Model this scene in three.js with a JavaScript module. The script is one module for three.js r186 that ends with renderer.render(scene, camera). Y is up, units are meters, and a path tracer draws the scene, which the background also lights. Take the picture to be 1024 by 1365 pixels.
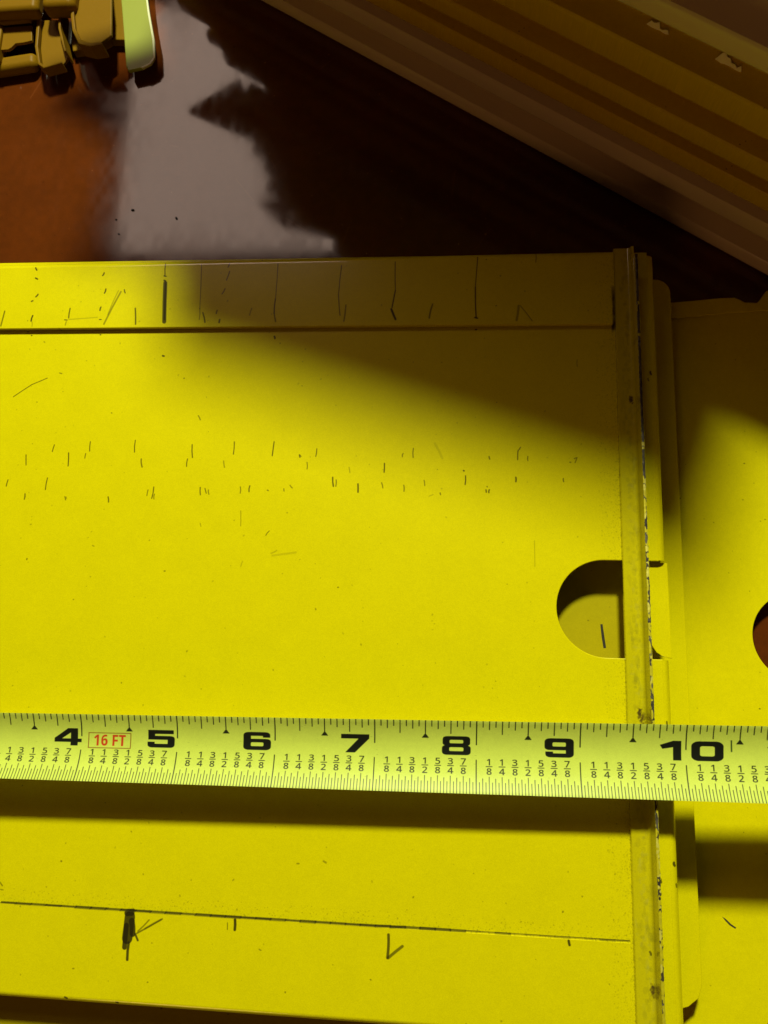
import * as THREE from 'three';
import { RoundedBoxGeometry } from 'three/addons/geometries/RoundedBoxGeometry.js';
import { mergeGeometries } from 'three/addons/utils/BufferGeometryUtils.js';
import { RectAreaLightUniformsLib } from 'three/addons/lights/RectAreaLightUniformsLib.js';

// ---------------------------------------------------------------- camera, light, exposure
const scene = new THREE.Scene();
const camera = new THREE.PerspectiveCamera(67.3, 768 / 1024, 0.01, 10);
camera.position.set(0, 0.207, 0);
camera.up.set(-0.013726, 0.19969, -0.979763);
camera.lookAt(-0.090847, 0.207 - 0.976052, -0.197661);
camera.focus = 0.215; camera.userData.fStop = 60;
scene.add(camera);
const renderer = new THREE.WebGLRenderer({ antialias: true });
renderer.toneMapping = THREE.LinearToneMapping;
renderer.toneMappingExposure = 1;
renderer.shadowMap.enabled = true;
scene.background = new THREE.Color().setRGB(0.02, 0.0085, 0.0035);

function spot(name, pos, target, color, intensity, radius, angle = 0.5) {
  const l = new THREE.SpotLight(new THREE.Color().setRGB(...color), intensity, 0, angle, 0.4, 2);
  l.name = name; l.position.set(...pos); l.target.position.set(...target);
  l.castShadow = true; l.shadow.radius = radius; l.shadow.mapSize.set(2048, 2048);
  l.shadow.camera.near = 0.2; l.shadow.camera.far = 4;
  scene.add(l, l.target);
}
spot('work_lamp', [0.0, 0.9, -0.9], [-0.03, 0, -0.04], [0.97, 1, 0.7], 7, 3);
spot('warm_fill', [-0.35, 0.5, 0.95], [0.02, 0, -0.12], [1, 0.46, 0.16], 0.24, 7);  // added warm fill to tint shadows and pile fronts, no seen lamp
RectAreaLightUniformsLib.init();
const windowLight = new THREE.RectAreaLight(new THREE.Color().setRGB(1, 0.72, 0.56), 4, 0.5, 0.62);
windowLight.position.set(-0.49, 1.2, -1.165); windowLight.rotation.x = -Math.PI / 2;
scene.add(windowLight);

// ---------------------------------------------------------------- helpers (shapes are drawn in millimetres)
let seed = 7;
const rnd = () => { seed = (seed * 1664525 + 1013904223) >>> 0; return seed / 4294967296; };
const used = {};
function numbered(name) { const n = used[name] = (used[name] ?? -1) + 1; return n ? `${name}_${String(n).padStart(3, '0')}` : name; }
function thing(name, label, category, group) {
  const o = new THREE.Group(); o.name = numbered(name); o.userData = { label, category };
  if (group) o.userData.group = group;
  scene.add(o); return o;
}
function part(name, geo, mat, parent, label) {
  const m = new THREE.Mesh(geo.scale(0.001, 0.001, 0.001), mat); m.name = name; m.castShadow = m.receiveShadow = true;
  if (label) m.userData.label = label;
  parent.add(m); return m;
}
// outline given as [x, z] seen from above, laid flat with its top at height y
function plateShape(pts) { const s = new THREE.Shape(); pts.forEach(([x, z], i) => (i ? s.lineTo(x, -z) : s.moveTo(x, -z))); return s; }
function flat(shape, y, t, bevel = 0.25, segs = 24) {
  const g = new THREE.ExtrudeGeometry(shape, { depth: t - 2 * bevel, bevelEnabled: bevel > 0, bevelThickness: bevel, bevelSize: bevel, bevelOffset: -bevel, bevelSegments: 2, curveSegments: segs });
  g.rotateX(-Math.PI / 2); g.translate(0, y - t + bevel, 0); return g;
}
// cross-section [z, y] points pulled along x from x0 to x1
function alongX(pts, x0, x1) {
  const s = new THREE.Shape(); pts.forEach(([z, y], i) => (i ? s.lineTo(-z, y) : s.moveTo(-z, y)));
  const g = new THREE.ExtrudeGeometry(s, { depth: x1 - x0, bevelEnabled: false, curveSegments: 8, steps: 1 });
  g.rotateY(Math.PI / 2); g.translate(x0, 0, 0); return g;                 // shape x -> -z, so z = z
}
// cross-section [x, y] points pulled along z from z0 to z1
function alongZ(pts, z0, z1) {
  const s = new THREE.Shape(); pts.forEach(([x, y], i) => (i ? s.lineTo(x, y) : s.moveTo(x, y)));
  const g = new THREE.ExtrudeGeometry(s, { depth: z1 - z0, bevelEnabled: false, curveSegments: 8 });
  g.translate(0, 0, z0); return g;
}
function arc(cx, cy, r, a0, a1, n = 8) { return Array.from({ length: n + 1 }, (_, i) => { const a = a0 + (a1 - a0) * i / n; return [cx + r * Math.cos(a), cy + r * Math.sin(a)]; }); }
function uvTop(g, x0, z0, w, h) {
  const p = g.attributes.position, uv = g.attributes.uv;
  for (let i = 0; i < p.count; i++) uv.setXY(i, (p.getX(i) - x0) / w, 1 - (p.getZ(i) - z0) / h);
  return g;
}
function smooth(g) { // soft normals on bent sheet, hard on cut edges
  const out = g.index ? g.toNonIndexed() : g; const p = out.attributes.position, n = p.count; const tri = [], map = new Map();
  const a = new THREE.Vector3(), b = new THREE.Vector3(), c = new THREE.Vector3();
  for (let i = 0; i < n; i += 3) {
    a.fromBufferAttribute(p, i); b.fromBufferAttribute(p, i + 1); c.fromBufferAttribute(p, i + 2);
    const f = b.clone().sub(a).cross(c.clone().sub(a)); tri.push(f);
    for (let k = 0; k < 3; k++) { const key = [p.getX(i + k), p.getY(i + k), p.getZ(i + k)].map((v) => Math.round(v * 500)).join(); if (!map.has(key)) map.set(key, []); map.get(key).push(f); }
  }
  const nor = new Float32Array(n * 3), s = new THREE.Vector3();
  for (let i = 0; i < n; i++) {
    const f = tri[Math.floor(i / 3)], fn = f.clone().normalize(); s.set(0, 0, 0);
    const key = [p.getX(i), p.getY(i), p.getZ(i)].map((v) => Math.round(v * 500)).join();
    for (const o of map.get(key)) if (o.clone().normalize().dot(fn) > 0.82) s.add(o);
    s.normalize(); nor.set([s.x, s.y, s.z], i * 3);
  }
  out.setAttribute('normal', new THREE.BufferAttribute(nor, 3)); return out;
}

// ---------------------------------------------------------------- textures
const YEL = [215, 203, 2];
function noiseCanvas(w, h, base, amp, blotch) {
  const c = document.createElement('canvas'); c.width = w; c.height = h; const g = c.getContext('2d');
  const small = document.createElement('canvas'); small.width = Math.ceil(w / 48); small.height = Math.ceil(h / 48);
  const id = g.createImageData(w, h), gw = Math.ceil(w / 40) + 2, gh = Math.ceil(h / 40) + 2;
  const grid = Float32Array.from({ length: gw * gh }, rnd), grid2 = Float32Array.from({ length: (gw * 5 + 8) * (gh * 5 + 8) }, rnd);
  const at = (gr, W, x, y) => { const i = Math.floor(x), j = Math.floor(y), u = x - i, v = y - j, s = u * u * (3 - 2 * u), t = v * v * (3 - 2 * v); return (gr[j * W + i] * (1 - s) + gr[j * W + i + 1] * s) * (1 - t) + (gr[(j + 1) * W + i] * (1 - s) + gr[(j + 1) * W + i + 1] * s) * t; };
  for (let y = 0; y < h; y++) for (let x = 0; x < w; x++) {
    const k = 1 + amp * (rnd() - 0.5) + blotch * (at(grid, gw, x / 40, y / 40) - 0.5) + blotch * (at(grid2, gw * 5 + 8, x / 8, y / 8) - 0.5);
    const o = (y * w + x) * 4; for (let q = 0; q < 3; q++) id.data[o + q] = Math.min(255, base[q] * k); id.data[o + 3] = 255;
  }
  g.putImageData(id, 0, 0); return c;
}
function tex(c, srgb = true) { const t = new THREE.CanvasTexture(c); if (srgb) t.colorSpace = THREE.SRGBColorSpace; t.magFilter = THREE.LinearFilter; return t; }

// paint and marks of the main shelf: the canvas covers x -200..65, z -125..90 mm
const AX = -200, AZ = -125, AW = 265, AH = 215, PX = 2048 / AW;
const shelfCanvas = noiseCanvas(2048, Math.round(AH * PX), YEL, 0.07, 0.014);
{
  const g = shelfCanvas.getContext('2d'); g.scale(PX, PX); g.translate(-AX, -AZ); g.lineCap = 'round';
  const INK = 'rgba(38,34,14,';
  // [x1, z1, x2, z2, width, strength] pen ticks, scribes and scuffs
  const marks = [
/*M0*/
    [-136.5, -102.1, -137.1, -97.3, 0.49, 0.6], [-128.5, -116.3, -128, -115.5, 0.49, 0.9], [-128.1, -112.9, -127.4, -112.5, 0.49, 0.9], [-127.2, -106.7, -126.6, -107.5, 0.49, 0.9], [-128.4, -105.2, -128, -105.4, 0.49, 0.9], [-127.4, -100.6, -127.7, -98.8, 0.49, 0.95],
    [-127.4, -98.6, -127.2, -97, 0.24, 0.4], [-115.9, -102.8, -116, -99.7, 0.43, 0.75], [-117.2, -99.1, -116.4, -99, 0.43, 0.7], [-116.6, -98.5, -116.8, -97.4, 0.39, 0.4], [-115.9, -99.2, -107, -99.8, 0.39, 0.22], [-106.5, -114.3, -106.9, -113.4, 0.45, 0.9],
    [-105.4, -109, -105.7, -107.6, 0.45, 0.9], [-106.3, -103.1, -106.5, -102, 0.49, 0.8], [-106.3, -99.1, -105.8, -99.1, 0.39, 0.8], [-100.6, -108, -104.8, -97.6, 0.59, 0.45], [-101.4, -108.4, -103.9, -100.6, 0.39, 0.3], [-99.6, -108.7, -99.2, -107.6, 0.39, 0.8],
    [-95.6, -102.6, -95, -97.5, 0.49, 0.75], [-87.6, -117, -87.4, -113, 0.31, 0.9], [-87.7, -113, -87, -112.8, 0.39, 0.9], [-87.5, -111.5, -87.1, -111.3, 0.59, 0.9], [-87.1, -110.7, -86.3, -98.2, 0.98, 0.8], [-87, -110.7, -86.3, -98.8, 0.59, 0.8],
    [-127.9, -94.8, -127.8, -94.8, 0.49, 0.8], [-106.3, -94.9, -106.2, -94.9, 0.49, 0.8], [-76.4, -116.5, -75.8, -102.3, 0.25, 0.7], [-75.8, -102.3, -75.7, -98.8, 0.39, 0.45], [-74.8, -101, -73.9, -97.9, 0.47, 0.7], [-67.8, -116.7, -68.2, -115.5, 0.35, 0.7],
    [-67.6, -114.2, -68.4, -111.3, 0.33, 0.8], [-68.6, -108.6, -69.4, -106.9, 0.33, 0.8], [-70.5, -101.7, -70.7, -100.6, 0.43, 0.7], [-69.5, -98.7, -69.6, -97.8, 0.59, 0.8], [-60.1, -102.2, -60.6, -100, 0.39, 0.45], [-53.1, -116.4, -53.2, -105.1, 0.25, 0.75],
    [-53.2, -105.1, -53.3, -100.6, 0.39, 0.85], [-53.3, -100.6, -52.7, -97.9, 0.43, 0.6], [-34, -115.5, -34.5, -106.1, 0.27, 0.8], [-34.5, -106.1, -33.8, -99.7, 0.31, 0.8], [-32.2, -102.9, -32.6, -97.8, 0.47, 0.5], [-53.2, -94, -53, -93.3, 0.55, 0.85],
    [-58.2, -118.2, -58, -117.9, 0.39, 0.6], [-18.2, -116.4, -17.9, -107.3, 0.27, 0.9], [-17.9, -107.3, -18.7, -102, 0.39, 0.9], [-18.9, -101.5, -17.6, -98.3, 0.69, 0.9], [-7, -102.9, -7.9, -98.6, 0.51, 0.6], [5.8, -117.6, 5.2, -108, 0.27, 0.9],
    [5.2, -108, 5.5, -98.4, 0.39, 0.9], [5.1, -98.6, 5.9, -98.4, 0.47, 0.9], [17.5, -102.1, 16.9, -97.7, 0.78, 0.4], [18, -102.1, 21.3, -97.4, 0.27, 0.55], [22.5, -118.3, 22.4, -115.6, 0.31, 0.5], [-24.6, -118.3, -24.4, -118.1, 0.39, 0.5],
    [5.4, -95.6, 5.6, -95.6, 0.51, 0.9], [33.8, -86.3, 33.8, -84.3, 0.29, 0.35], [-131.1, -75.3, -125.7, -79.2, 0.25, 0.8], [-125.7, -79.2, -121.2, -81.2, 0.25, 0.8], [-117.6, -82.8, -116.9, -82.6, 0.39, 0.5], [-86.4, -88.1, -86, -88, 0.59, 0.9],
    [-100.3, -70.4, -100.1, -70.3, 0.31, 0.6], [-74.1, -69.6, -73.4, -68.3, 0.35, 0.55], [-123.7, -92.8, -123.4, -92.6, 0.39, 0.4], [-116.5, -60.6, -116.9, -58.5, 0.29, 0.8], [-124.8, -57.5, -124.4, -54.4, 0.31, 0.75], [-111.9, -58.2, -111.6, -54.2, 0.33, 0.85],
    [-106.7, -58, -106.8, -56.6, 0.29, 0.7], [-105.7, -61.6, -105.6, -58.7, 0.29, 0.8], [-92.2, -62.1, -92.1, -58.5, 0.29, 0.85], [-89.9, -56.5, -89.4, -54.1, 0.43, 0.6], [-75.2, -60.9, -74.8, -57, 0.31, 0.85], [-76.2, -56.6, -76.3, -54.4, 0.31, 0.75],
    [-62.9, -61.8, -62.9, -58.1, 0.29, 0.8], [-65.6, -56.1, -65.2, -54.2, 0.39, 0.4], [-51.3, -61.9, -51.6, -57.7, 0.31, 0.85], [-43.8, -58.1, -43.6, -57.3, 0.35, 0.7], [-129.3, -49.9, -129.6, -48, 0.33, 0.75], [-117.4, -50.6, -117.6, -47.1, 0.29, 0.85],
    [-123.6, -45.8, -123.6, -44.2, 0.43, 0.6], [-111.5, -45.1, -111.2, -44.2, 0.39, 0.55], [-111.1, -45.1, -110.9, -44.6, 0.27, 0.4], [-98.6, -45.2, -98.3, -43.7, 0.43, 0.65], [-87, -47.4, -87.2, -45.7, 0.31, 0.6], [-85.4, -48.3, -85.7, -44.9, 0.31, 0.75],
    [-85, -46.2, -85, -44.7, 0.29, 0.6], [-71.8, -48.3, -71.6, -46.1, 0.33, 0.75], [-70.4, -48, -69.9, -46.6, 0.35, 0.6], [-69.4, -47.6, -69.1, -46.3, 0.31, 0.6], [-60.2, -48.6, -60.1, -46.7, 0.29, 0.6], [-57.5, -48.9, -57.6, -47.2, 0.39, 0.7],
    [-52.4, -47.7, -52.1, -47.6, 0.39, 0.55], [-47.7, -48.2, -47.6, -47.5, 0.35, 0.55], [-46, -49.2, -45.3, -48.4, 0.35, 0.5], [-59.6, -41.7, -59.3, -37.3, 0.25, 0.4], [-51.1, -36.1, -52, -34.8, 0.27, 0.6], [-49.8, -29.2, -43.3, -30.2, 0.69, 0.14],
    [-50.2, -29.8, -48.7, -30.6, 0.49, 0.2], [-58.1, -27.4, -58.5, -26, 0.27, 0.3], [-71, -38, -70.7, -37, 0.27, 0.35], [-101.7, -31.1, -101.2, -30.9, 0.39, 0.35], [-43.6, -58, -43.3, -57.6, 0.31, 0.6], [-38.9, -59.9, -39.1, -57.6, 0.29, 0.75],
    [-41.5, -55.9, -41.4, -53.9, 0.29, 0.6], [-34, -51.6, -33.7, -49, 0.43, 0.75], [-33, -50.9, -33, -49, 0.29, 0.7], [-26.8, -49.8, -26.7, -47.4, 0.45, 0.8], [-29.5, -54.6, -29.2, -53, 0.29, 0.35], [-19.6, -55.8, -19.6, -53.2, 0.35, 0.85],
    [-14.4, -58.7, -14.6, -57.7, 0.31, 0.55], [-11.6, -60.2, -11.6, -57.5, 0.29, 0.7], [-20.2, -50.2, -19.8, -48.7, 0.35, 0.55], [-14, -49.6, -13.9, -47.8, 0.31, 0.65], [-8.4, -51, -8.2, -49.5, 0.35, 0.5], [-3.9, -47.5, -3.8, -47, 0.39, 0.55],
    [-7, -46.5, -5.8, -47, 0.24, 0.3], [-5.6, -61.6, -3.5, -57.4, 0.78, 0.12], [2.4, -53.9, 2.6, -53.8, 0.43, 0.8], [3, -52.4, 2.9, -49.9, 0.33, 0.85], [9.4, -58, 9.6, -57.2, 0.35, 0.7], [8.6, -48.5, 8.7, -47.8, 0.39, 0.75],
    [9.5, -48.5, 9.4, -47.7, 0.39, 0.8], [8.9, -49.5, 9, -49.3, 0.31, 0.6], [18, -60.7, 17.3, -59.6, 0.27, 0.8], [17.3, -59.6, 17.2, -57.1, 0.29, 0.8], [20, -58.1, 20, -56.8, 0.31, 0.65], [16.7, -52.1, 16.7, -50.9, 0.51, 0.7],
    [29.5, -51.9, 29.6, -51, 0.35, 0.65], [31.3, -56.5, 31.6, -56.5, 0.35, 0.6], [32.5, -57.5, 33.3, -57.8, 0.31, 0.6], [33.2, -57.7, 32.7, -56.4, 0.29, 0.6], [21.6, -34.6, 21.7, -27.6, 0.2, 0.3], [-117, 58.3, -116.2, 59.1, 0.39, 0.5],
    [-116.8, 60, -115.8, 60.1, 0.31, 0.4], [-101, 52.3, -100.9, 52.4, 0.47, 0.5], [-82.9, 44.1, -82.7, 44.3, 0.31, 0.4], [-31.8, 48.8, -31.2, 49.1, 0.59, 0.35], [-38.6, 49.7, -38.1, 49.7, 0.39, 0.4], [-55, 54.6, -54.7, 54.3, 0.39, 0.3],
    [-80.4, 63.4, -81.6, 63.5, 1.18, 0.9], [-80.8, 64.3, -81, 69.4, 2.16, 0.9], [-80.2, 65.3, -79.7, 68.3, 1.18, 0.9], [-81.5, 66.4, -81.5, 71.5, 0.98, 0.9], [-80.5, 70.4, -80.5, 74.3, 0.78, 0.85], [-79, 68.3, -78.2, 69.7, 0.59, 0.8],
    [-72.3, 64.4, -78.6, 68.1, 0.43, 0.6], [-75.7, 64.8, -78.4, 67.6, 0.39, 0.5], [-72.7, 64.6, -76.6, 66.9, 0.59, 0.3], [-53.5, 63.5, -53.4, 65.8, 0.78, 0.9], [-55.4, 64.3, -55.3, 65.9, 0.25, 0.6], [-14.7, 64.7, -14.8, 69.9, 0.78, 0.75],
    [-11.2, 67.1, -14.6, 69.9, 0.78, 0.6], [-95.8, 83.9, -95.3, 84.1, 0.59, 0.8], [-82.4, 84.2, -82, 84.3, 0.59, 0.7], [-46.9, 69.9, -46.4, 70.1, 0.35, 0.4], [-18.9, 75, -18.7, 75.1, 0.31, 0.5], [-94.5, 77.2, -94.2, 77.2, 0.39, 0.4],
    [29, 63.5, 29.2, 64.4, 0.69, 0.85], [-115.9, 63, -111.7, 63, 0.36, 0.836057], [-111.8, 63, -107.6, 63, 0.39, 0.85098], [-107.7, 63, -103.6, 63, 0.44, 0.716382], [-103.7, 63, -99.5, 63, 0.32, 0.909367], [-99.6, 63, -95.5, 63, 0.36, 0.758583],
    [-95.6, 63, -91.5, 63, 0.51, 0.817566], [-91.6, 63, -87.5, 63, 0.48, 0.819088], [-87.6, 63, -83.5, 63, 0.44, 0.737654], [-83.6, 63, -79.6, 63, 0.44, 0.917011], [-79.6, 63, -75.6, 63, 0.42, 0.885313], [-75.7, 63, -71.7, 63, 0.45, 0.716008],
    [-71.8, 63, -67.7, 63, 0.46, 0.847775], [-67.8, 63, -63.8, 63, 0.37, 0.707753], [-63.9, 63, -59.9, 63, 0.48, 0.818187], [-60, 63, -56.1, 63, 0.45, 0.919703], [-56.2, 63, -52.2, 63, 0.45, 0.930275], [-52.3, 63, -48.3, 63, 0.39, 0.900227],
    [-48.4, 63, -44.5, 63, 0.4, 0.933897], [-44.6, 63, -40.7, 63, 0.49, 0.724364], [-40.8, 63, -36.9, 63, 0.34, 0.754247], [-37, 63, -33.1, 63, 0.5, 0.80904], [-33.2, 63, -29.3, 63, 0.44, 0.775257], [-29.4, 63, -25.5, 63, 0.41, 0.796467],
    [-25.6, 63, -21.8, 63, 0.38, 0.846269], [-21.9, 63, -18, 63, 0.43, 0.92605], [-18.1, 63, -14.3, 62.9, 0.45, 0.932236], [-14.4, 63, -10.6, 62.9, 0.48, 0.947747], [-10.7, 62.9, -6.9, 62.9, 0.45, 0.740775], [-7, 62.9, -3.2, 62.9, 0.48, 0.941158],
    [-3.3, 62.9, 0.5, 62.9, 0.49, 0.842277], [0.4, 62.9, 4.2, 62.9, 0.45, 0.752781], [4.1, 62.9, 7.8, 62.9, 0.29, 0.843383], [7.7, 62.9, 11.4, 62.9, 0.23, 0.715865], [11.4, 62.9, 15.1, 62.9, 0.3, 0.947452], [15, 62.9, 18.7, 62.9, 0.21, 0.900149],
    [18.6, 62.9, 22.3, 62.9, 0.24, 0.737691], [22.2, 62.9, 25.9, 62.9, 0.23, 0.892198], [25.8, 62.9, 29.4, 62.9, 0.3, 0.711048], [29.4, 62.9, 33, 62.9, 0.27, 0.711235], [32.9, 62.9, 36.6, 62.9, 0.28, 0.782739], [36.5, 62.9, 40.1, 62.9, 0.3, 0.945159],
    [40, 62.9, 43.6, 62.9, 0.26, 0.949627], [54.8, 44.8, 55, 45.4, 0.78, 0.8], [55.2, 49.7, 55.3, 50.3, 0.59, 0.6], [51.3, 48.7, 51.4, 49.3, 0.78, 0.8], [51, 51.4, 51.2, 52, 0.78, 0.8], [50.7, 63.2, 50.9, 63.8, 0.88, 0.85],
    [50.9, 57.9, 51.1, 58.5, 0.39, 0.6], [51.1, 54.3, 51.2, 54.8, 0.39, 0.6], [53.7, -82.7, 53.9, -81.9, 0.59, 0.8], [53, -80.7, 53.2, -80, 0.39, 0.6], [48, 64.7, 48.2, 65.3, 0.59, 0.7], [54.4, 11.3, 54.5, 13.1, 0.43, 0.8]
/*M1*/
  ];
  for (const [x1, z1, x2, z2, w, a] of marks) {
    g.strokeStyle = INK + a * 0.9 + ')'; g.lineWidth = w > 0.8 ? w * 1.25 : w * 0.85; g.beginPath(); g.moveTo(x1, z1);
    g.quadraticCurveTo((x1 + x2) / 2 + (rnd() - 0.5) * 0.5, (z1 + z2) / 2, x2, z2); g.stroke();
  }
  // fine specks and faint rubbed spots
  for (let i = 0; i < 420; i++) { g.fillStyle = INK + (0.12 + 0.4 * rnd() * rnd()) + ')'; const r = 0.08 + 0.16 * rnd(); g.beginPath(); g.ellipse(-140 + 185 * rnd(), -118 + 202 * rnd(), r, r * (0.6 + rnd()), rnd() * 3, 0, 7); g.fill(); }
  for (let i = 0; i < 0; i++) { g.fillStyle = 'rgba(90,84,10,' + (0.03 + 0.06 * rnd()) + ')'; g.beginPath(); g.ellipse(-130 + 165 * rnd(), -90 + 150 * rnd(), 1 + 3 * rnd(), 0.5 + rnd(), rnd() * 3, 0, 7); g.fill(); }
  // dark specks denser towards the rail, grime along the hem and on the rail itself
  for (let i = 0; i < 3800; i++) {
    const z = -117 + 202 * rnd(), d = Math.pow(rnd(), 2.2) * 5.5; g.fillStyle = 'rgba(52,50,14,' + (0.04 + 0.13 * rnd()) + ')';
    g.fillRect(44.3 - d, z, 0.1 + 0.2 * rnd(), 0.1 + 0.3 * rnd());
  }
  for (let i = 0; i < 1100; i++) { const x = -130 + 174 * rnd(), d = Math.pow(rnd(), 2.5) * 3.5; g.fillStyle = 'rgba(60,56,14,' + (0.05 + 0.2 * rnd()) + ')'; g.fillRect(x, 62.9 - d, 0.15 + 0.2 * rnd(), 0.12 + 0.2 * rnd()); }
  g.fillStyle = 'rgba(96,92,30,0.2)'; g.fillRect(44.4, -120, 5, 206);
  for (let i = 0; i < 700; i++) {
    const z = -118 + 203 * rnd(), x = 47.3 + (rnd() + rnd() + rnd() - 1.5) * 1.9; g.fillStyle = rnd() < 0.7 ? 'rgba(78,76,44,' + (0.03 + 0.07 * rnd()) + ')' : 'rgba(165,160,100,' + (0.05 + 0.13 * rnd()) + ')';
    g.beginPath(); g.ellipse(Math.max(44.6, x), z, 0.15 + 0.5 * rnd(), 0.3 + 1.6 * rnd() * rnd(), 0.3 * (rnd() - 0.5), 0, 7); g.fill();
  }
  for (const [x, z, r] of [[48.1, 11, 1.1], [47.4, 9.5, 0.7], [47.9, -74, 0.6], [48.4, 73, 0.8]]) for (let i = 0; i < 60; i++) { g.fillStyle = 'rgba(66,52,22,' + (0.12 + 0.3 * rnd()) + ')'; g.beginPath(); g.ellipse(x + (rnd() + rnd() - 1) * r, z + (rnd() + rnd() - 1) * r * 2, 0.12 + 0.12 * rnd(), 0.2 + 0.2 * rnd(), rnd(), 0, 7); g.fill(); }
  // dark smear at the end of the top flange, chipped paint along the hem line
  for (let i = 0; i < 60; i++) { g.fillStyle = 'rgba(30,22,6,0.12)'; g.fillRect(43.4 + 0.5 * rnd(), -108 + 12 * rnd(), 0.6, 2); }
}
const shelfMap = tex(shelfCanvas);
const paintCanvas = noiseCanvas(512, 512, YEL, 0.06, 0.02);
{ const g = paintCanvas.getContext('2d'); for (let i = 0; i < 45; i++) { g.fillStyle = 'rgba(60,52,10,' + (0.2 + 0.4 * rnd()) + ')'; g.beginPath(); g.ellipse(512 * rnd(), 512 * rnd(), 0.6 + 1.4 * rnd(), 0.6 + rnd(), 0, 0, 7); g.fill(); } }
const paintMap = tex(paintCanvas); paintMap.wrapS = paintMap.wrapT = THREE.RepeatWrapping;
const peel = tex(noiseCanvas(512, 512, [128, 128, 128], 0.25, 0.8), false); peel.wrapS = peel.wrapT = THREE.RepeatWrapping;
const peelShelf = peel.clone(); peelShelf.repeat.set(5, 4);

const paint = { roughness: 0.24, metalness: 0, specularIntensity: 0.7 };
const M = {
  shelf: new THREE.MeshPhysicalMaterial({ map: shelfMap, bumpMap: peelShelf, bumpScale: 0.00002, ...paint, specularIntensity: 0.4, clearcoat: 1, clearcoatRoughness: 0.07 }),
  yellow: new THREE.MeshPhysicalMaterial({ map: paintMap, bumpMap: peel, bumpScale: 0.00002, ...paint }),
  table: new THREE.MeshPhysicalMaterial({ roughness: 0.145, bumpMap: peel, bumpScale: 0.000003, specularIntensity: 1 }),
  bare: new THREE.MeshStandardMaterial({ color: 0x6e675c, metalness: 0.75, roughness: 0.45 }),
  darkYellow: new THREE.MeshPhysicalMaterial({ map: paintMap, color: new THREE.Color().setRGB(0.6, 0.57, 0.5), bumpMap: peel, bumpScale: 0.00002, ...paint, roughness: 0.5, specularIntensity: 0.2 }),  // darker, duller yellow for the nested panel
  stack: new THREE.MeshPhysicalMaterial({ map: paintMap, color: new THREE.Color().setRGB(1, 0.78, 1), bumpMap: peel, bumpScale: 0.00002, ...paint }),
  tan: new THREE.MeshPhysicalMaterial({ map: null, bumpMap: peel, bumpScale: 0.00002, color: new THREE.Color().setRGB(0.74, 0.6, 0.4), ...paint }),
  shadedYellow: new THREE.MeshPhysicalMaterial({ color: new THREE.Color().setRGB(0.2, 0.105, 0.004), bumpMap: peel, bumpScale: 0.00004, ...paint, roughness: 0.4, specularIntensity: 0.12 }),  // yellow bracket paint, darkened to stand for the shade they sit in
  pale: new THREE.MeshPhysicalMaterial({ color: new THREE.Color().setRGB(0.29, 0.33, 0.055), ...paint, specularIntensity: 0.3 }),  // yellow tab paint, paled and greened to stand for cool light on it
};
const TILE = 70;
const yel = (g) => uvTop(g, 0, 0, TILE, TILE);
const shf = (g) => uvTop(g, AX, AZ, AW, AH);

// ---------------------------------------------------------------- table top
{
  const c = noiseCanvas(1024, 1024, [88, 41, 10], 0.08, 0.08), g = c.getContext('2d');
  for (let i = 0; i < 500; i++) { g.fillStyle = 'rgba(' + (rnd() < 0.6 ? '30,10,4,' : '210,150,110,') + (0.1 + 0.35 * rnd()) + ')'; g.beginPath(); g.ellipse(1024 * rnd(), 1024 * rnd(), 0.4 + rnd(), 0.4 + rnd(), 0, 0, 7); g.fill(); }
  g.strokeStyle = 'rgba(210,140,100,0.12)'; for (let i = 0; i < 60; i++) { const x = 1024 * rnd(), y = 1024 * rnd(); g.lineWidth = 0.6 + rnd(); g.beginPath(); g.moveTo(x, y); g.lineTo(x + (rnd() - 0.5) * 90, y + (rnd() - 0.5) * 90); g.stroke(); }
  M.table.roughnessMap = tex(noiseCanvas(512, 512, [150, 150, 150], 0.15, 0.5), false); M.table.roughnessMap.wrapS = M.table.roughnessMap.wrapT = THREE.RepeatWrapping; M.table.roughnessMap.repeat.set(2.2, 1.1);
  M.table.map = tex(c); M.table.map.wrapS = M.table.map.wrapT = THREE.RepeatWrapping;
  const t = part('tabletop', uvTop(new RoundedBoxGeometry(1100, 30, 1100, 3, 4).translate(0, -40, -80), 0, 0, 260, 260), M.table, scene);
  t.userData.kind = 'structure';
  const crumbs = [[-112.4, -152.5], [-96.5, -149], [-118, -149], [-116.5, -143.5]].map(([x, z], i) => new THREE.IcosahedronGeometry(i < 2 ? 0.5 : 0.3, 0).scale(1.3, 0.6, 0.8).rotateY(i * 2).translate(x, -24.8, z));
  const cr = part('grit', mergeGeometries(crumbs), new THREE.MeshStandardMaterial({ color: 0x1c0f08, roughness: 1 }), scene);
  cr.userData = { kind: 'stuff', label: 'dark specks of grit on the red tabletop above the long shelf', category: 'grit' };
}

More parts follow.
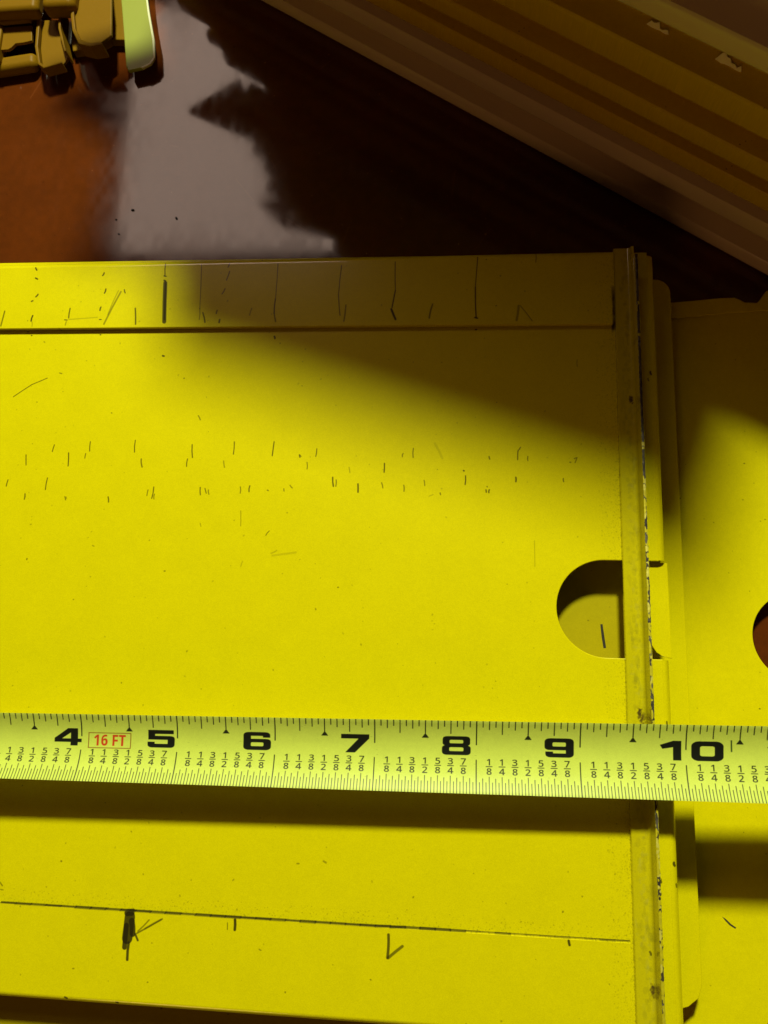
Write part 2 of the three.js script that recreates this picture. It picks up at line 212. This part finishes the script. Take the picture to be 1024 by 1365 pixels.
// ---------------------------------------------------------------- the long shelf under the tape
const LX = -200;
{
  const A = thing('metal_shelf', 'long yellow metal shelf under the tape, with pen marks and half-round notch', 'shelf');
  const s = new THREE.Shape();
  s.moveTo(LX, 119); s.lineTo(54, 119); s.lineTo(54, 29.7); s.lineTo(40, 29.7); s.absarc(40, 16.95, 12.75, Math.PI / 2, Math.PI * 1.5, false);
  s.lineTo(54, 4.2); s.lineTo(54, -84); s.lineTo(LX, -84); s.lineTo(LX, 119);
  part('panel', shf(flat(s, 0, 1, 0.22, 40)), M.shelf, A);
  // folded strip along the far edge, with its rounded bend
  const ft = 1.5;
  const fl = smooth(alongX([[-96.4, ft - 0.12], [-96.55, ft], ...arc(-117.2, ft - 2, 2, Math.PI / 2, Math.PI, 12).map(([z, y]) => [z, y]), [-119.2, -14], [-118.3, -14], ...arc(-117.2, ft - 2, 1.1, Math.PI, Math.PI / 2), [-97.4, ft - 0.9], [-97.3, 0.3], [-96.4, 0.3]], LX, 44.3));
  { const p = fl.attributes.position; for (let i = 0; i < p.count; i++) if (p.getZ(i) < -110) p.setZ(i, p.getZ(i) + 0.006 * (44 - p.getX(i))); }
  part('top_flange', shf(fl), M.shelf, A);
  const hm = smooth(alongX([[63, 0.06], [63, 0.68], [63.15, 0.85], ...arc(83.4, -0.75, 1.6, Math.PI / 2, 0), [85, -7.9], [84.1, -7.9], ...arc(83.4, -0.75, 0.7, 0, Math.PI / 2), [83, 0.06]], LX, 43.6));
  part('bottom_hem', shf(hm), M.shelf, A);
  // right-hand end beyond the rail: the panel bends down into the end wall, broken by the notch
  const bend = [[53.9, 0], ...arc(53.9, -2, 2, Math.PI / 2, 0), [55.9, -13.2], [55, -13.2], ...arc(53.9, -2, 1.1, 0, Math.PI / 2), [53.9, -0.9]];
  for (const [z0, z1] of [[-117.9, -29.9], [-4.0, 84]]) part('end_wall', shf(smooth(alongZ(bend, z0, z1))), M.shelf, A);
  const e = plateShape([[44, -118], ...arc(59.7, -113.6, 4.4, -Math.PI / 2, 0, 8).map(([x, z]) => [x, z]), [64.25, 76.5], [63.2, 79.5], [60.6, 81.6], [58, 82.4], [44, 82.4]]);
  part('end_flange', shf(flat(e, -14, 1, 0.2)), M.shelf, A);
  part('inner_tab', shf(flat(plateShape([[49.9, -44], [54.8, -44], [54.8, -29.6], [56.6, -29.4], [56.8, -4.5], [54.4, -5], [52.9, -6], [51.8, -7.8], [51, -9.4], [49.9, -12]]), -1.7, 0.7, 0.15)), M.shelf, A);
  // rail: flat foot plus upright lip with a bare chipped top edge
  const foot = smooth(alongZ([[44.4, 0.08], [44.4, 1], [44.6, 1.2], ...arc(48, 2.2, 1, -Math.PI / 2, -0.2, 5), [49, 2.4], [49.75, 2.4], [49.75, 0.08]], -119.6, 86));
  const lipWall = smooth(alongZ([[49, 2.4], [49, 6.7], [49.75, 6.7], [49.75, 2.4]], -114.6, 86));
  const r = part('end_rail', shf(mergeGeometries([foot, lipWall])), M.shelf, A, 'grimy upright rail across the end of the shelf');
  const n = 620, pos = [], uv = [], idx = [];
  for (let i = 0; i <= n; i++) {
    const z = -114.7 + 200.5 * i / n, w = 0.33 + 0.07 * rnd() , j = 0.05 * (rnd() - 0.5), y = 6.78 + 0.05 * rnd();
    for (const [x, yy] of [[49.37 - w + j, 6.66], [49.37 - w * 0.8 + j, y], [49.37 + w * 0.8 + j, y], [49.37 + w + j, 6.66]]) { pos.push(x, yy, z); uv.push((x - 48.9) / 0.95, (z + 119) / 205); }
    if (i) for (let k = 0; k < 3; k++) { const a = (i - 1) * 4 + k, b = a + 4; idx.push(a, b, a + 1, a + 1, b, b + 1); }
  }
  const ge = new THREE.BufferGeometry(); ge.setAttribute('position', new THREE.Float32BufferAttribute(pos, 3)); ge.setAttribute('uv', new THREE.Float32BufferAttribute(uv, 2)); ge.setIndex(idx); ge.computeVertexNormals();
  const c = document.createElement('canvas'); c.width = 16; c.height = 2048; const g = c.getContext('2d');
  g.fillStyle = '#3c362c'; g.fillRect(0, 0, 16, 2048);
  for (let k = 0; k < 420; k++) {   // patches of paint left on the cut edge: few at the far end, most near the notch and below
    const z = -116 + 202 * rnd(), share = z < -52 ? 0.03 : z < -30 ? 0.4 : z < 16 ? 0.72 : z < 35 ? 0.05 : 0.9;
    g.fillStyle = rnd() < share ? ['#c9bd12', '#c2b71c', '#d2c850'][Math.floor(3 * rnd())] : ['#4a4438', '#5c574a', '#352e22', '#484030'][Math.floor(4 * rnd())];
    g.beginPath(); g.ellipse(3 + 12 * rnd() - 1, 2048 * (1 - (z + 119) / 205), 3 + 8 * rnd(), 3 + 22 * rnd() * rnd(), 0.2 * (rnd() - 0.5), 0, 7); g.fill();
  }
  part('chipped_edge', ge, new THREE.MeshStandardMaterial({ map: tex(c), roughness: 0.5, metalness: 0.25 }), r, 'raw metal edge with chipped yellow paint');
}

// shelf nested underneath, seen through the notch and beyond the near edge
{
  const B = thing('metal_shelf', 'yellow shelf sheet nested under the long shelf, seen through its half-round notch', 'shelf');
  part('panel', yel(flat(plateShape([[LX + 4, -108], [47.5, -108], [47.5, 112], [LX + 4, 112]]), -9, 1)), M.darkYellow, B);
  part('front_wall', yel(new RoundedBoxGeometry(243, 14.6, 1, 1, 0.3).translate(-74, -17.5, 111.4)), M.yellow, B);
  part('back_wall', yel(new RoundedBoxGeometry(243, 14.6, 1, 1, 0.3).translate(-74, -17.5, -107.4)), M.yellow, B);
  part('pen_mark', flat(plateShape([[40.1, -13.3], [40.7, -13.4], [41.5, -7.0], [40.8, -6.9], [40.4, -9.8]]).clone(), -8.97, 0.03, 0), new THREE.MeshStandardMaterial({ color: 0x2a260c, roughness: 0.8 }), B);
}

// shelf to the right with its own notch and torn far edge
{
  const F = thing('metal_shelf', 'yellow shelf lying at the right edge, with ragged bent lip at its far end', 'shelf');
  const s = plateShape([[52, -112.6], [230, -113.5], [230, 120], [52, 120]]);
  const h = new THREE.Path(); h.moveTo(160, 24.2); h.lineTo(96.5, 24.2); h.absarc(96.5, 11.8, 12.4, Math.PI / 2, Math.PI * 1.5, false); h.lineTo(160, -0.6); h.closePath(); s.holes.push(h);
  part('panel', yel(flat(s, -20, 1, 0.22, 40)), M.yellow, F);
  part('scratch', flat(plateShape([[71.8, 61.6], [72.8, 62.2], [74, 63.3], [75.3, 64.1], [75, 64.4], [73.6, 63.6], [72.5, 62.5]]), -19.96, 0.04, 0), new THREE.MeshStandardMaterial({ color: 0x3a3208, roughness: 0.8 }), F);
  const lip = [[52, -112.3], [64.8, -112.7], [72, -113.3], [80, -114.1], [84.5, -114.2], [86.2, -113.4], [87.4, -112.6], [91.0, -112.4], [91.6, -113.0], [94, -116.3], [96.6, -117], [97.5, -116.6], [97.5, -109.9], [92.3, -110], [90, -109.8], [86, -109.4], [82, -109.3], [78.5, -108.6], [76, -108.7], [73, -108.1], [70.6, -108.3], [67.5, -107.6], [64.8, -107.5], [52, -107.4]];
  part('torn_lip', yel(flat(plateShape(lip), -18.9, 0.9, 0.15)), M.yellow, F, 'ragged torn lip of bent sheet');
  part('back_wall', yel(new RoundedBoxGeometry(178, 3.8, 1, 1, 0.3).translate(141, -23, -112)), M.yellow, F);
  part('front_wall', yel(new RoundedBoxGeometry(178, 3.8, 1, 1, 0.3).translate(141, -23, 119.4)), M.yellow, F);
}

// ---------------------------------------------------------------- the pile of shelves at the upper right
{
  const P0 = [-74.78, -236.52];
  const rim = (d, h, r, t) => { // C-shaped front: outside rounded top and bottom, [d inward, y]
    const q = Math.min(2.2, h * 0.24);
    const out = [[15, h], [10.4, h], [9.4, h - 0.3], [8.6, h * 0.9], [7, h * 0.76], [3, h * 0.67], [0.9, h * 0.63], [0.25, h * 0.55], [0, q + 0.8], ...arc(q, q, q, Math.PI, Math.PI * 1.5, 8), [11, 0]];
    const inn = [[11, t], ...arc(q, q, q - t, Math.PI * 1.5, Math.PI, 8), [t, q + 0.8], [0.9 + t, h * 0.55], [3, h * 0.67 - t], [7.2, h * 0.76 - t], [9.6, h * 0.9], [15, h - t]];
    return [...out, ...inn];
  };
  function slab(y, h, u0, u1, setback, turn, origin, label, r = 3, mat = M.stack, deep = 170) {
    const o = thing('stacked_shelf', label, 'shelf', null);
    o.position.set(origin[0] / 1000, y / 1000, origin[1] / 1000); o.rotation.y = -THREE.MathUtils.degToRad(turn);
    const pts = rim(14, h, r, 0.9);
    // local x runs along the pile, local z away from the viewer is negative
    part('front_rim', yel(smooth(alongX(pts.map(([d, yy]) => [-setback - d, yy]), u0, u1))), mat, o);
    part('top_sheet', yel(new RoundedBoxGeometry(u1 - u0, 0.9, deep, 1, 0.2).translate((u0 + u1) / 2, h - 0.46, -setback - 13.9 - deep / 2)), mat, o);
    part('back_rim', yel(new RoundedBoxGeometry(u1 - u0, h - 0.1, 2, 1, 0.4).translate((u0 + u1) / 2, h / 2, -setback - 14.9 - deep)), mat, o);
    return o;
  }
  slab(-25, 9.3, -45, 330, 0, 33.3, P0, 'lowest yellow shelf of the dark pile, its rim resting on the red tabletop', 3.6, M.tan);
  const s2 = slab(-11.3, 10.6, -38, 330, 0.4, 33.3, P0, 'second shelf from the bottom of the pile, above the dark groove', 6, M.tan);
  part('spacer', yel(new RoundedBoxGeometry(366, 4.2, 20, 1, 0.3).translate(146, -2, -16)), M.stack, s2);
  slab(-0.2, 10.4, -49, 330, 0.3, 33.3, P0, 'third shelf from the bottom of the pile, olive rim with bright lower edge', 4);
  const s4 = slab(10.3, 10.2, -38, 330, 0.2, 33.3, P0, 'fourth shelf from the bottom of the pile, rim topped by a dark recess', 4);
  const s5 = slab(20.6, 14.5, -35, 330, 2.5, 33.3, P0, 'dark recessed shelf of the pile with pale chips on its upper edge', 2);
  const chip = (u, w, h, y) => { const s = new THREE.Shape(); s.moveTo(0, 0); for (let k = 1; k < 9; k++) s.lineTo(w * k / 9 + 0.2 * rnd(), h * (k < 5 ? 0.5 + 0.5 * rnd() : 0.15 + 0.35 * rnd())); s.lineTo(w, 0); for (let k = 7; k > 0; k--) s.lineTo(w * k / 8, -h * 0.12 * rnd()); const g = new THREE.ExtrudeGeometry(s, { depth: 0.3, bevelEnabled: false }); part('paint_chip', g.rotateX(-0.5).translate(u, y - 0.9, -8.2), new THREE.MeshStandardMaterial({ color: 0xfff0c8, roughness: 0.6 }), s5); };
  chip(141.5, 6.5, 1.8, 12.0); chip(161.5, 7.5, 2.6, 11.6); chip(176.5, 5, 2, 11.6);
  slab(43, 10.5, -31, 330, -1.5, 33.3, P0, 'uppermost visible shelf of the pile, pale rim above a black gap', 4.5, M.tan);
  s4.userData.label = 'fourth shelf from the bottom of the pile, directly under the recess with pale chips';
  for (const [y, a, ox, oz] of [[54, 16, -100, -257], [66, 16, -103, -258], [77, 16, -98, -256], [88, 16, -107, -260], [99, 17, -104, -258], [110, 17, -99, -256], [121, 17, -108, -260], [132, 17, -104, -257], [143, 17, -98, -252], [154, 17, -74, -244], [165, 18, -71, -242]]) {
    const o = slab(y, 10.5, 0, y > 115 ? (54 - ox) / 0.95 : 330, 0, a, [ox, oz], 'yellow shelf higher up in the pile, turned a little from the shelves below', 4); o.userData.group = 'upper shelves of the pile';
    const flap = { 54: [[-36, 15], [-1, -14], [-1, 24], [-5, 25]], 143: [[-16, -12], [-1, -18], [-1, 6], [-4, 9]] }[y];
    if (flap) { const s = new THREE.Shape(); flap.forEach(([a, b], k) => (k ? s.lineTo(a, b) : s.moveTo(a, b))); part('end_flap', yel(new THREE.ExtrudeGeometry(s, { depth: 3, bevelEnabled: true, bevelSize: 0.4, bevelThickness: 0.4, bevelSegments: 2 }).translate(0, 0, -3.5)), M.stack, o); }
  }
}

// ---------------------------------------------------------------- brackets at the upper left
{
  const T = thing('edge_bracket', 'yellow metal tab toned pale as if lit with rounded end, right of the small brackets', 'bracket');
  part('tab', flat(plateShape([[-137, -300], [-123.3, -235.2], [-120.5, -219.1], [-118.5, -206.6], [-117.4, -204.7], [-112.5, -205.7], [-109.6, -207.4], [-108.3, -209.8], [-109.2, -217], [-111.9, -228.2], [-113.4, -234.6], [-124, -300]]), -20.6, 1.3, 0.35), M.pale, T);
  part('side_wall', yel(flat(plateShape([[-142, -300], [-128.2, -237.4], [-125.9, -219], [-120.4, -218.6], [-123.4, -237], [-137, -300]]), -21.6, 3.2, 0.4)), M.shadedYellow, T);
  const rim = [[-124, -300], [-113.4, -234.6], [-111.9, -228.2], [-109.2, -217], [-108.3, -209.8], [-109.6, -207.4], [-112.5, -205.7]];
  part('chipped_rim', flat(plateShape([...rim.map(([x, z], i) => [x + 0.1 + 0.25 * rnd(), z + 0.1]), ...rim.slice().reverse().map(([x, z]) => [x - 0.35 - 0.4 * rnd(), z - 0.2])]), -20.5, 0.9, 0.1), new THREE.MeshStandardMaterial({ color: 0xd9dcb0, roughness: 0.5 }), T, 'whitish chipped rim');
  const Q = thing('small_bracket', 'yellow plate bracket in painted shade with clipped corner beside the pale tab', 'bracket');
  part('plate', yel(flat(plateShape([[-152, -300], [-137.4, -230], [-136.9, -223.6], [-135.6, -217.3], [-133.2, -212.8], [-129.7, -211.4], [-125.6, -211.7], [-122.2, -214.5], [-123.7, -229.2], [-137, -300]]), -15, 1.2, 0.3)), M.shadedYellow, Q);
  part('side_wall', yel(flat(plateShape([[-153, -300], [-138, -229], [-137.3, -222], [-136, -215.8], [-133, -210.2], [-128.6, -208.9], [-124.4, -209.6], [-124.8, -210.7], [-128.6, -210.4], [-132.4, -211.6], [-135, -216.6], [-136.3, -222.6], [-137, -229], [-151.6, -300]]), -13.6, 6, 0.25)), M.shadedYellow, Q);
  part('foot', yel(flat(plateShape([[-146, -260], [-140.6, -218.2], [-139.6, -214.7], [-131.2, -215.9], [-126, -219.1], [-130, -260]]), -21.5, 3.3, 0.4)), M.shadedYellow, Q);
  const C = thing('curled_bracket', 'yellow curled bracket in painted shade with rounded tongue end', 'bracket');
  part('tongue', yel(flat(plateShape([[-151, -226], [-150.4, -214], [-148.8, -207], [-147, -205.6], [-140.9, -207.2], [-139.5, -209.6], [-141.2, -216.7], [-143, -226]]), -19, 1.2, 0.3)), M.shadedYellow, C);
  part('side_wall', yel(flat(plateShape([[-152.4, -226], [-151.6, -213.4], [-149.6, -206.2], [-147.2, -204.4], [-140.6, -206.2], [-140.9, -207], [-147, -205.3], [-148.9, -207], [-150.6, -213.8], [-151.2, -226]]), -17.4, 4.4, 0.25)), M.shadedYellow, C);
  part('inner_wall', yel(flat(plateShape([[-143.6, -228], [-142.6, -219], [-140.4, -212.5], [-139.2, -209.2], [-138.6, -209.5], [-139.8, -213], [-141.8, -219.2], [-142.6, -228]]), -15.6, 6, 0.2)), M.shadedYellow, C);
  part('shoulder', yel(new RoundedBoxGeometry(12, 7, 14, 3, 2.6).translate(-141.6, -14.2, -230.5)), M.shadedYellow, C);
  const R = thing('slotted_bar', 'yellow slotted bar leaving the left edge above a rounded lower rail', 'bar');
  part('upper_bar', yel(new RoundedBoxGeometry(60, 6, 30, 3, 2.2).rotateY(0.02).translate(-180, -15.2, -238.6)), M.shadedYellow, R);
  part('divider', yel(new RoundedBoxGeometry(60, 2, 2.4, 2, 0.8).rotateY(0.06).translate(-184, -17.2, -223.2)), M.shadedYellow, R);
  part('web', yel(flat(plateShape([[-215, -222], [-154.6, -223.4], [-153.7, -217], [-157, -216.3], [-159.8, -216.1], [-161.2, -214.4], [-162.3, -213.7], [-215, -212]]), -18.4, 1.2, 0.2)), M.shadedYellow, R);
  part('lower_rail', yel(new RoundedBoxGeometry(60, 5, 6.4, 4, 2.4).rotateY(0.13).translate(-182.3, -22.4, -207.6)), M.shadedYellow, R);
  part('post', yel(new RoundedBoxGeometry(3, 5, 14, 2, 0.6).translate(-166.4, -19.6, -216)), M.shadedYellow, R);
}

// ---------------------------------------------------------------- tape measure blade
{
  const IN0 = 2.3, IN1 = 11.6, X = (inch) => -195.51 + 25.22 * inch;
  const W = 2048, ppi = W / (IN1 - IN0), H = Math.round(19 / 25.22 * ppi);
  const c = noiseCanvas(W, H, [205, 220, 86], 0.05, 0.02), g = c.getContext('2d'); const ix = (i) => (i - IN0) * ppi;
  const ink = '#252a12'; g.strokeStyle = ink; g.fillStyle = ink;
  const line = (i, v0, v1, w) => { g.lineWidth = w; g.beginPath(); g.moveTo(ix(i), v0 * H); g.lineTo(ix(i), v1 * H); g.stroke(); };
  for (let k = Math.ceil(IN0 * 32); k <= IN1 * 32; k++) {
    const i = k / 32, m = k % 32;
    if (k % 2 === 0 && m !== 0) line(i, -0.01, m === 16 ? 0.19 : m % 8 === 0 ? 0.19 : m % 4 === 0 ? 0.125 : 0.09, m === 16 ? 2.2 : 2);
    line(i, m === 0 ? 0.55 : m % 4 === 0 ? 0.775 : m % 2 === 0 ? 0.8 : 0.85, 1.01, m === 0 ? 2 : 1.35);
    if (m === 0) line(i, -0.01, 0.345, 2.4);
    if (m === 16) { g.beginPath(); g.moveTo(ix(i), 0.185 * H); g.lineTo(ix(i) - 0.035 * ppi, 0.255 * H); g.lineTo(ix(i) + 0.035 * ppi, 0.255 * H); g.fill(); }
  }
  g.textAlign = 'center'; g.textBaseline = 'alphabetic';
  const FR = [[1, 8], [1, 4], [3, 8], [1, 2], [5, 8], [3, 4], [7, 8]];
  for (let n = 2; n < 12; n++) FR.forEach(([a, b], k) => {
    const x = ix(n + (k + 1) / 8); g.font = '19.5px sans-serif'; g.lineWidth = 0.5;
    for (const [t, v] of [[a, 0.622], [b, 0.75]]) { g.save(); g.translate(x, v * H); g.scale(1.16, 1); g.fillText(String(t), 0, 0); g.strokeText(String(t), 0, 0); g.restore(); }
    g.lineWidth = 1.6; g.beginPath(); g.moveTo(x - 0.032 * ppi, 0.64 * H); g.lineTo(x + 0.032 * ppi, 0.64 * H); g.stroke();
  });
  // wide block numerals on a unit square
  const rr = (x0, y0, x1, y1, r) => { g.roundRect(x0, y0, x1 - x0, y1 - y0, r); };
  const glyph = {
    0: () => { rr(0, 0, 1, 1, 0.24); rr(0.27, 0.24, 0.73, 0.76, 0.08); },
    1: () => { g.moveTo(0.62, 0); g.lineTo(1, 0); g.lineTo(1, 1); g.lineTo(0.62, 1); g.lineTo(0.62, 0.33); g.lineTo(0.12, 0.42); g.lineTo(0, 0.22); g.closePath(); },
    3: () => { g.moveTo(0, 0); g.lineTo(0.85, 0); g.lineTo(1, 0.12); g.lineTo(1, 0.4); g.lineTo(0.92, 0.5); g.lineTo(1, 0.6); g.lineTo(1, 0.88); g.lineTo(0.85, 1); g.lineTo(0, 1); g.lineTo(0, 0.78); g.lineTo(0.7, 0.78); g.lineTo(0.7, 0.6); g.lineTo(0.2, 0.6); g.lineTo(0.2, 0.4); g.lineTo(0.7, 0.4); g.lineTo(0.7, 0.22); g.lineTo(0, 0.22); g.closePath(); },
    4: () => { g.moveTo(0.5, 0); g.lineTo(0.86, 0); g.lineTo(0.86, 0.6); g.lineTo(1, 0.6); g.lineTo(1, 0.8); g.lineTo(0.86, 0.8); g.lineTo(0.86, 1); g.lineTo(0.6, 1); g.lineTo(0.6, 0.8); g.lineTo(0, 0.8); g.lineTo(0, 0.58); g.closePath(); g.moveTo(0.6, 0.24); g.lineTo(0.27, 0.6); g.lineTo(0.6, 0.6); g.closePath(); },
    5: () => { g.moveTo(0.02, 0); g.lineTo(0.96, 0); g.lineTo(0.96, 0.22); g.lineTo(0.27, 0.22); g.lineTo(0.27, 0.34); g.lineTo(0.82, 0.34); g.quadraticCurveTo(1, 0.34, 1, 0.5); g.lineTo(1, 0.82); g.quadraticCurveTo(1, 1, 0.8, 1); g.lineTo(0.2, 1); g.quadraticCurveTo(0, 1, 0, 0.82); g.lineTo(0, 0.68); g.lineTo(0.26, 0.68); g.lineTo(0.26, 0.79); g.lineTo(0.74, 0.79); g.lineTo(0.74, 0.55); g.lineTo(0.02, 0.55); g.closePath(); },
    6: () => { g.moveTo(0.97, 0.3); g.lineTo(0.97, 0.18); g.quadraticCurveTo(0.97, 0, 0.78, 0); g.lineTo(0.22, 0); g.quadraticCurveTo(0, 0, 0, 0.2); g.lineTo(0, 0.8); g.quadraticCurveTo(0, 1, 0.22, 1); g.lineTo(0.78, 1); g.quadraticCurveTo(1, 1, 1, 0.8); g.lineTo(1, 0.56); g.quadraticCurveTo(1, 0.38, 0.8, 0.38); g.lineTo(0.27, 0.38); g.lineTo(0.27, 0.21); g.lineTo(0.71, 0.21); g.lineTo(0.71, 0.3); g.closePath(); rr(0.27, 0.57, 0.73, 0.79, 0.06); },
    7: () => { g.moveTo(0, 0); g.lineTo(1, 0); g.lineTo(1, 0.22); g.lineTo(0.5, 1); g.lineTo(0.16, 1); g.lineTo(0.62, 0.24); g.lineTo(0, 0.24); g.closePath(); },
    8: () => { g.moveTo(0.2, 0); g.lineTo(0.8, 0); g.quadraticCurveTo(0.98, 0, 0.98, 0.16); g.lineTo(0.98, 0.36); g.quadraticCurveTo(0.98, 0.46, 0.9, 0.49); g.quadraticCurveTo(1, 0.53, 1, 0.64); g.lineTo(1, 0.82); g.quadraticCurveTo(1, 1, 0.8, 1); g.lineTo(0.2, 1); g.quadraticCurveTo(0, 1, 0, 0.82); g.lineTo(0, 0.64); g.quadraticCurveTo(0, 0.53, 0.1, 0.49); g.quadraticCurveTo(0.02, 0.46, 0.02, 0.36); g.lineTo(0.02, 0.16); g.quadraticCurveTo(0.02, 0, 0.2, 0); g.closePath(); rr(0.26, 0.19, 0.74, 0.38, 0.06); rr(0.25, 0.59, 0.75, 0.8, 0.06); },
  };
  const put = (d, x, w, flip) => { g.save(); g.translate(x, 0.225 * H); g.scale(w, 0.265 * H); if (flip) { g.translate(1, 1); g.rotate(Math.PI); } g.beginPath(); glyph[d](); g.restore(); g.fill('evenodd'); };
  g.fillStyle = '#15180f';
  for (let n = 3; n < 10; n++) { const w = n === 4 ? 0.285 : 0.28; put(n === 9 ? 6 : n, ix(n) - ([0.02, 0.0, 0.028, 0.042, 0.055, 0.055, 0.06][n - 3] + w) * ppi, w * ppi, n === 9); }
  put(1, ix(10) - 0.245 * ppi, 0.2 * ppi); put(0, ix(10) + 0.05 * ppi, 0.3 * ppi);
  put(1, ix(11) - 0.245 * ppi, 0.2 * ppi); put(1, ix(11) + 0.05 * ppi, 0.2 * ppi);
  g.strokeStyle = '#8a5a1c'; g.lineWidth = 1.8; g.strokeRect(ix(4.075), 0.287 * H, 0.44 * ppi, 0.228 * H);
  g.save(); g.translate(ix(4.295), 0.482 * H); g.scale(0.78, 1); g.fillStyle = '#c8421c'; g.font = 'bold 39px sans-serif'; g.fillText('16 FT', 0, 0); g.restore();
  g.strokeStyle = 'rgba(30,50,16,0.8)'; g.lineWidth = 3; g.beginPath(); g.moveTo(ix(10.42), 0.2 * H); g.lineTo(ix(10.425), 0.36 * H); g.stroke();
  for (let i = 0; i < 160; i++) { g.fillStyle = 'rgba(70,80,20,' + (0.1 + 0.2 * rnd()) + ')'; g.fillRect(W * rnd(), H * rnd(), 1 + 4 * rnd(), 1); }
  const NX = 96, NV = 20, pos = [], uv = [], idx = [], th = 0.16;
  for (const side of [0, 1]) for (let i = 0; i <= NX; i++) for (let j = 0; j <= NV; j++) {
    const inch = IN0 + (IN1 - IN0) * i / NX, x = X(inch), k = (x + 117) / 193, v = j / NV, t = 2 * v - 1;
    const zc = 22.69 - 0.0155 * (x + 115), chord = 16.1 + 1.45 * k, edge = 11.4 - 2.1 * k;
    pos.push(x, edge - 2.4 * (1 - t * t) - th * side, zc + t * chord / 2); uv.push(i / NX, 1 - v);
  }
  const at = (s, i, j) => (s * (NX + 1) + i) * (NV + 1) + j;
  for (let i = 0; i < NX; i++) for (let j = 0; j < NV; j++) { idx.push(at(0, i, j), at(0, i, j + 1), at(0, i + 1, j), at(0, i + 1, j), at(0, i, j + 1), at(0, i + 1, j + 1)); idx.push(at(1, i, j), at(1, i + 1, j), at(1, i, j + 1), at(1, i + 1, j), at(1, i + 1, j + 1), at(1, i, j + 1)); }
  for (let i = 0; i < NX; i++) for (const j of [0, NV]) { const q = [at(0, i, j), at(0, i + 1, j), at(1, i, j), at(1, i + 1, j)]; idx.push(...(j ? [q[0], q[2], q[1], q[1], q[2], q[3]] : [q[0], q[1], q[2], q[1], q[3], q[2]])); }
  for (const i of [0, NX]) for (let j = 0; j < NV; j++) { const q = [at(0, i, j), at(0, i, j + 1), at(1, i, j), at(1, i, j + 1)]; idx.push(...(i ? [q[0], q[1], q[2], q[1], q[3], q[2]] : [q[0], q[2], q[1], q[1], q[2], q[3]])); }
  const ge = new THREE.BufferGeometry(); ge.setAttribute('position', new THREE.Float32BufferAttribute(pos, 3)); ge.setAttribute('uv', new THREE.Float32BufferAttribute(uv, 2)); ge.setIndex(idx); ge.computeVertexNormals();
  const o = part('tape_measure_blade', ge, new THREE.MeshPhysicalMaterial({ map: tex(c), roughness: 0.46, specularIntensity: 0.6 }), scene);
  o.userData = { label: 'lime yellow steel tape measure blade with black inch numbers lying across the shelves', category: 'tape measure' };
}

renderer.render(scene, camera);
